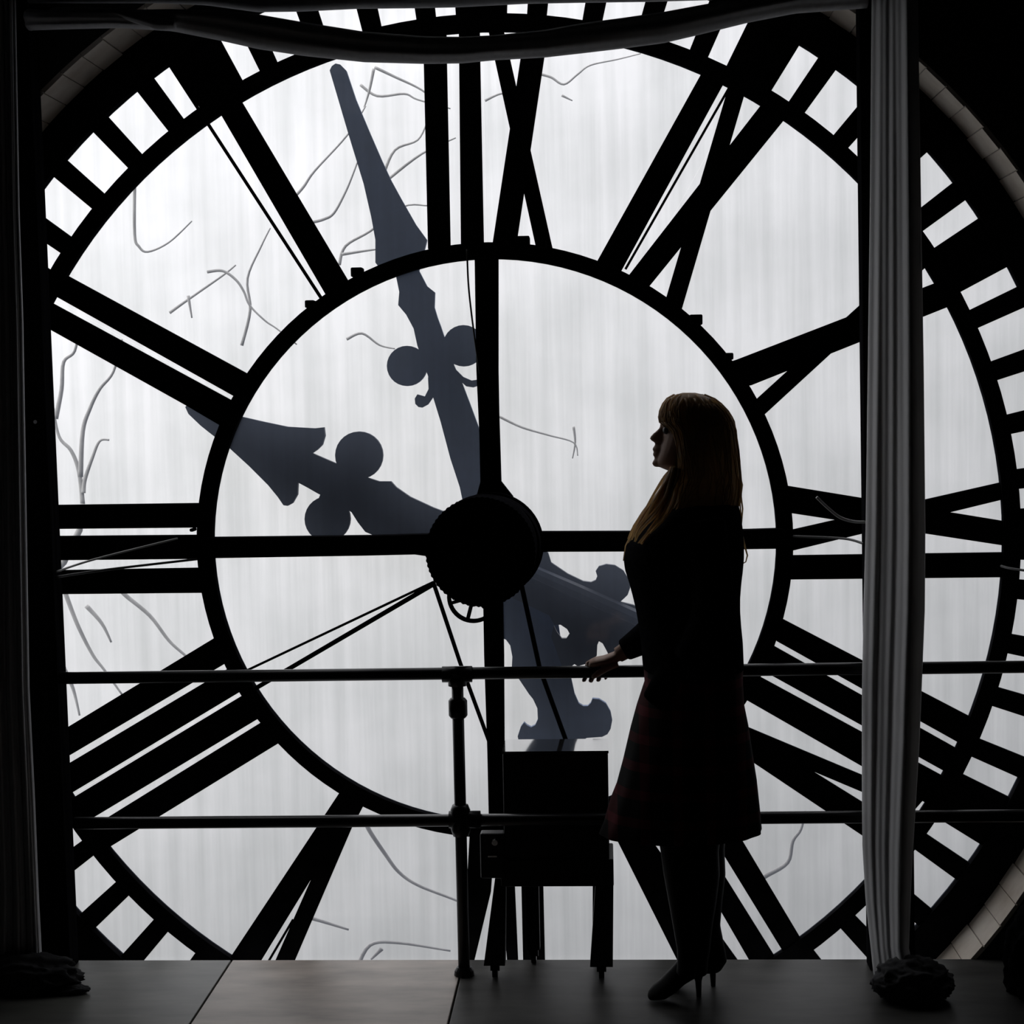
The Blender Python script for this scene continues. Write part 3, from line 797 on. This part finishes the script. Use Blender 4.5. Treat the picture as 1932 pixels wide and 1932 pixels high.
# legs
for yc, dx in ((Y0 - .05, 0), (Y0 + .08, 12)):
    B.loft(stack([(1375, 1235 + dx, 1380, .085), (1450, 1248 + dx, 1372, .078), (1540, 1262 + dx, 1360, .066), (1610, 1270 + dx, 1348, .056), (1660, 1273 + dx, 1346, .054), (1720, 1278 + dx, 1338, .046), (1790, 1288 + dx, 1325, .032), (1830, 1288 + dx, 1325, .03)], yc, 24))
obj('body', fuse(B, 'body', .0032, 2), SKIN, woman)
ey = at(1254, 812, Y0 - .031)
obj('eye', MB().ball(ey + np.array([.006, .004, 0]), .0112), EYE, woman, smooth=True)
ey = at(1254, 812, Y0 + .031)
obj('eye', MB().ball(ey + np.array([.006, -.004, 0]), .0112), EYE, woman, smooth=True)

# jacket
J = MB()
J.loft(stack([(936, 1283, 1380, .062), (950, 1260, 1393, .115), (970, 1232, 1397, .165), (1000, 1204, 1401, .192), (1025, 1184, 1403, .196), (1052, 1176, 1403, .194), (1075, 1179, 1401, .19), (1100, 1187, 1398, .183), (1126, 1194, 1396, .172), (1152, 1200, 1396, .168),
              (1180, 1205, 1398, .166), (1210, 1209, 1401, .167), (1235, 1211, 1402, .169), (1262, 1213, 1403, .171)], n=40))
J.tube(limb([sh + np.array([0, 0, .02]), elb, at(1176, 1228, RY - .014)], [.068, .064, .034])[0], limb([sh, elb, wr_], [.068, .062, .033])[1], 18)
J.tube(limb([nsh + np.array([0, .01, .02]), nel, nwr + ax * .015], [.068, .056, .04])[0], limb([nsh, nel, nwr], [.068, .056, .042])[1], 18)
J.loft([[hb + ax * u + sd * w1 * math.cos(t) + nn * w2 * math.sin(t) for t in [2 * PI * k / 16 for k in range(16)]] for u, w1, w2 in ((0, .05, .036), (.05, .058, .036), (.12, .056, .036), (.185, .045, .028))])
J.tube([at(1286, 930, Y0 - .03), at(1276, 958, Y0 - .075), at(1244, 1000, Y0 - .105), at(1206, 1070, Y0 - .08)], [.016, .02, .022, .014], 10)
J.tube([at(1286, 930, Y0 + .03), at(1276, 958, Y0 + .075), at(1244, 1000, Y0 + .105), at(1206, 1070, Y0 + .08)], [.016, .02, .022, .014], 10)
obj('jacket', fuse(J, 'jacket', .006, 3), JACKET, woman)
# skirt with soft pleats
K = MB()
rows = [(1252, 1214, 1402, .165), (1285, 1216, 1401, .166), (1330, 1201, 1404, .168), (1370, 1190, 1412, .170), (1430, 1176, 1421, .172), (1475, 1164, 1428, .173), (1505, 1152, 1431, .173), (1545, 1141, 1435, .174), (1570, 1131, 1437, .174)]
rg = []
for i, (py, l, r, hy) in enumerate(rows):
    q = ring(py, l, r, hy, n=96, p=2.1, pyr=py - i * .6)
    c = sum(q) / len(q)
    rg.append([c + (p_ - c) * (1 + .012 * (i / 8) * math.sin(14 * 2 * PI * k / 96)) for k, p_ in enumerate(q)])
inner = [[c_ + (p_ - c_) * .97 for p_ in r_] for r_, c_ in ((rg[-1], sum(rg[-1]) / 96), (rg[4], sum(rg[4]) / 96))]
obj('skirt', MB().loft(rg + inner), PLAID, woman, smooth=True)
# boots
def boot(yc, toe, sole_y, tab, heel, lab):
    m = MB()
    m.loft(stack(tab, yc, 24))
    # foot: lofted from the heel to the toe
    (tx, ty), (hx, hy_) = toe, heel
    T, H = floor_at(tx, ty), floor_at(hx, hy_)
    d = T - H; ln = np.linalg.norm(d[:2]); d /= ln
    s = np.array([-d[1], d[0], 0])
    rg_ = []
    for u, w, z0, z1 in ((-.05, .026, .062, .12), (.08, .032, .056, .135), (.3, .034, .040, .125), (.5, .037, .018, .092), (.7, .041, .004, .062), (.86, .035, .003, .044), (.96, .021, .003, .030), (1.0, .008, .006, .02)):
        c = H + d * ln * u
        rg_.append([c + s * w * math.cos(t) + np.array([0, 0, (z0 + z1) / 2 + (z1 - z0) / 2 * math.sin(t)]) for t in [2 * PI * k / 20 for k in range(20)]])
    m.loft(rg_)
    me = fuse(m, 'boot', .005, 2)
    o = obj('boot', me, BOOT, woman)
    h = MB().tube([H + np.array([0, 0, .09]), H + np.array([0, 0, .045]), H + np.array([.001, 0, 0])], [.022, .0095, .007], 10)
    obj('heel', h, BOOT, o)
    return o
boot(Y0 - .05, (1223, 1889), 0, [(1560, 1238, 1362, .066), (1606, 1246, 1356, .063), (1650, 1252, 1358, .062), (1700, 1261, 1352, .058), (1750, 1270, 1344, .050), (1790, 1277, 1340, .046), (1815, 1278, 1336, .041), (1838, 1276, 1334, .04)], (1318, 1880), 'near')
boot(Y0 + .08, (1246, 1864), 0, [(1560, 1268, 1372, .066), (1600, 1275, 1367, .062), (1650, 1276, 1369, .062), (1700, 1280, 1363, .058), (1745, 1288, 1359, .050), (1775, 1298, 1365, .042), (1812, 1300, 1372, .041), (1830, 1296, 1360, .04)], (1345, 1860), 'far')
# hair
H = MB()
tab = [(741, 1288, 1312, .018), (745, 1272, 1330, .042), (752, 1259, 1347, .060), (762, 1251, 1360, .072), (775, 1245, 1372, .080), (787, 1243.5, 1379, .084), (796, 1245, 1383, .086), (803, 1252, 1385, .088), (812, 1259, 1387, .090), (830, 1263, 1389.5, .092),
       (850, 1266, 1392, .093), (870, 1267, 1394, .094), (890, 1269, 1396.5, .096), (905, 1265, 1398, .10), (920, 1257, 1398, .105), (935, 1249, 1398, .11), (950, 1242, 1395, .115), (962, 1234, 1390, .118), (975, 1219, 1384, .12), (990, 1206, 1372, .115), (1003, 1196, 1345, .10), (1018, 1187, 1300, .07), (1030, 1184, 1250, .04)]
rg = []
for i, (py, l, r, hy) in enumerate(tab):
    q = ring(py, l, r, hy, n=72, p=2.2)
    c = sum(q) / len(q)
    w_ = min(1, i / 6)
    rg.append([c + (p_ - c) * (1 + w_ * (.012 * math.sin(9 * 2 * PI * k / 72 + py / 30) + .010 * math.sin(17 * 2 * PI * k / 72 - py / 22))) for k, p_ in enumerate(q)])
hair = obj('hair', MB().loft(rg), HAIR, woman, smooth=True)
st = MB()
rnd = random.Random(5)
for s in range(150):
    k = rnd.randrange(72)
    i0, i1 = rnd.randint(1, 6), rnd.randint(15, len(rg) - 1)
    P = []
    for i in range(i0, i1 + 1):
        q = rg[i]; c = sum(q) / 72
        kk = (k + int(2.2 * math.sin(i / 3.1 + s))) % 72
        P.append(c + (np.array(q[kk]) - c) * 1.008)
    st.tube(P, [.0032 * (1 - .75 * j / (len(P) - 1)) for j in range(len(P))], 5)
for pts in ([(1392, 880), (1400, 915), (1396, 950), (1399, 985)], [(1390, 900), (1397, 930), (1401, 960), (1398, 1000)], [(1268, 893), (1258, 918), (1246, 942), (1232, 966)], [(1262, 905), (1247, 940), (1228, 968), (1205, 992), (1190, 1018)],
            [(1240, 955), (1214, 978), (1195, 1000), (1180, 1030), (1176, 1058)], [(1398, 1000), (1405, 1030), (1410, 1048), (1407, 1060), (1400, 1064)]):
    st.tube([at(a, b, Y0 - .02) for a, b in pts], [.003, .003, .0025, .0018, .0015][:len(pts)] if len(pts) <= 5 else .002, 5)
for s_ in range(46):
    a = rnd.uniform(-1, 1); b_ = rnd.uniform(-1, 1)
    path = [(1274, 884, -.050), (1268, 905, -.075), (1254 , 940, -.115), (1234, 972, -.150), (1212, 1000, -.150), (1200, 1022, -.140)]
    P = []
    end = rnd.choice((4, 5, 6))
    for i, (x, y, dy) in enumerate(path[:end + 0]):
        sp = (.3, .7, 1, 1.1, 1.0, .7)[i]
        P.append(at(x + 19 * sp * a + 3 * math.sin(i * 1.7 + s_), y + 13 * sp * a * .6, Y0 + dy - .012 * (1 - a * a) + .03 * b_ * sp))
    P = smooth_run(P, 4)
    st.tube(P, [.0048 * (1 - .7 * j / (len(P) - 1)) for j in range(len(P))], 6)
o = obj('hair_strands', st, HAIR, hair, smooth=True)
o['kind'] = 'stuff'
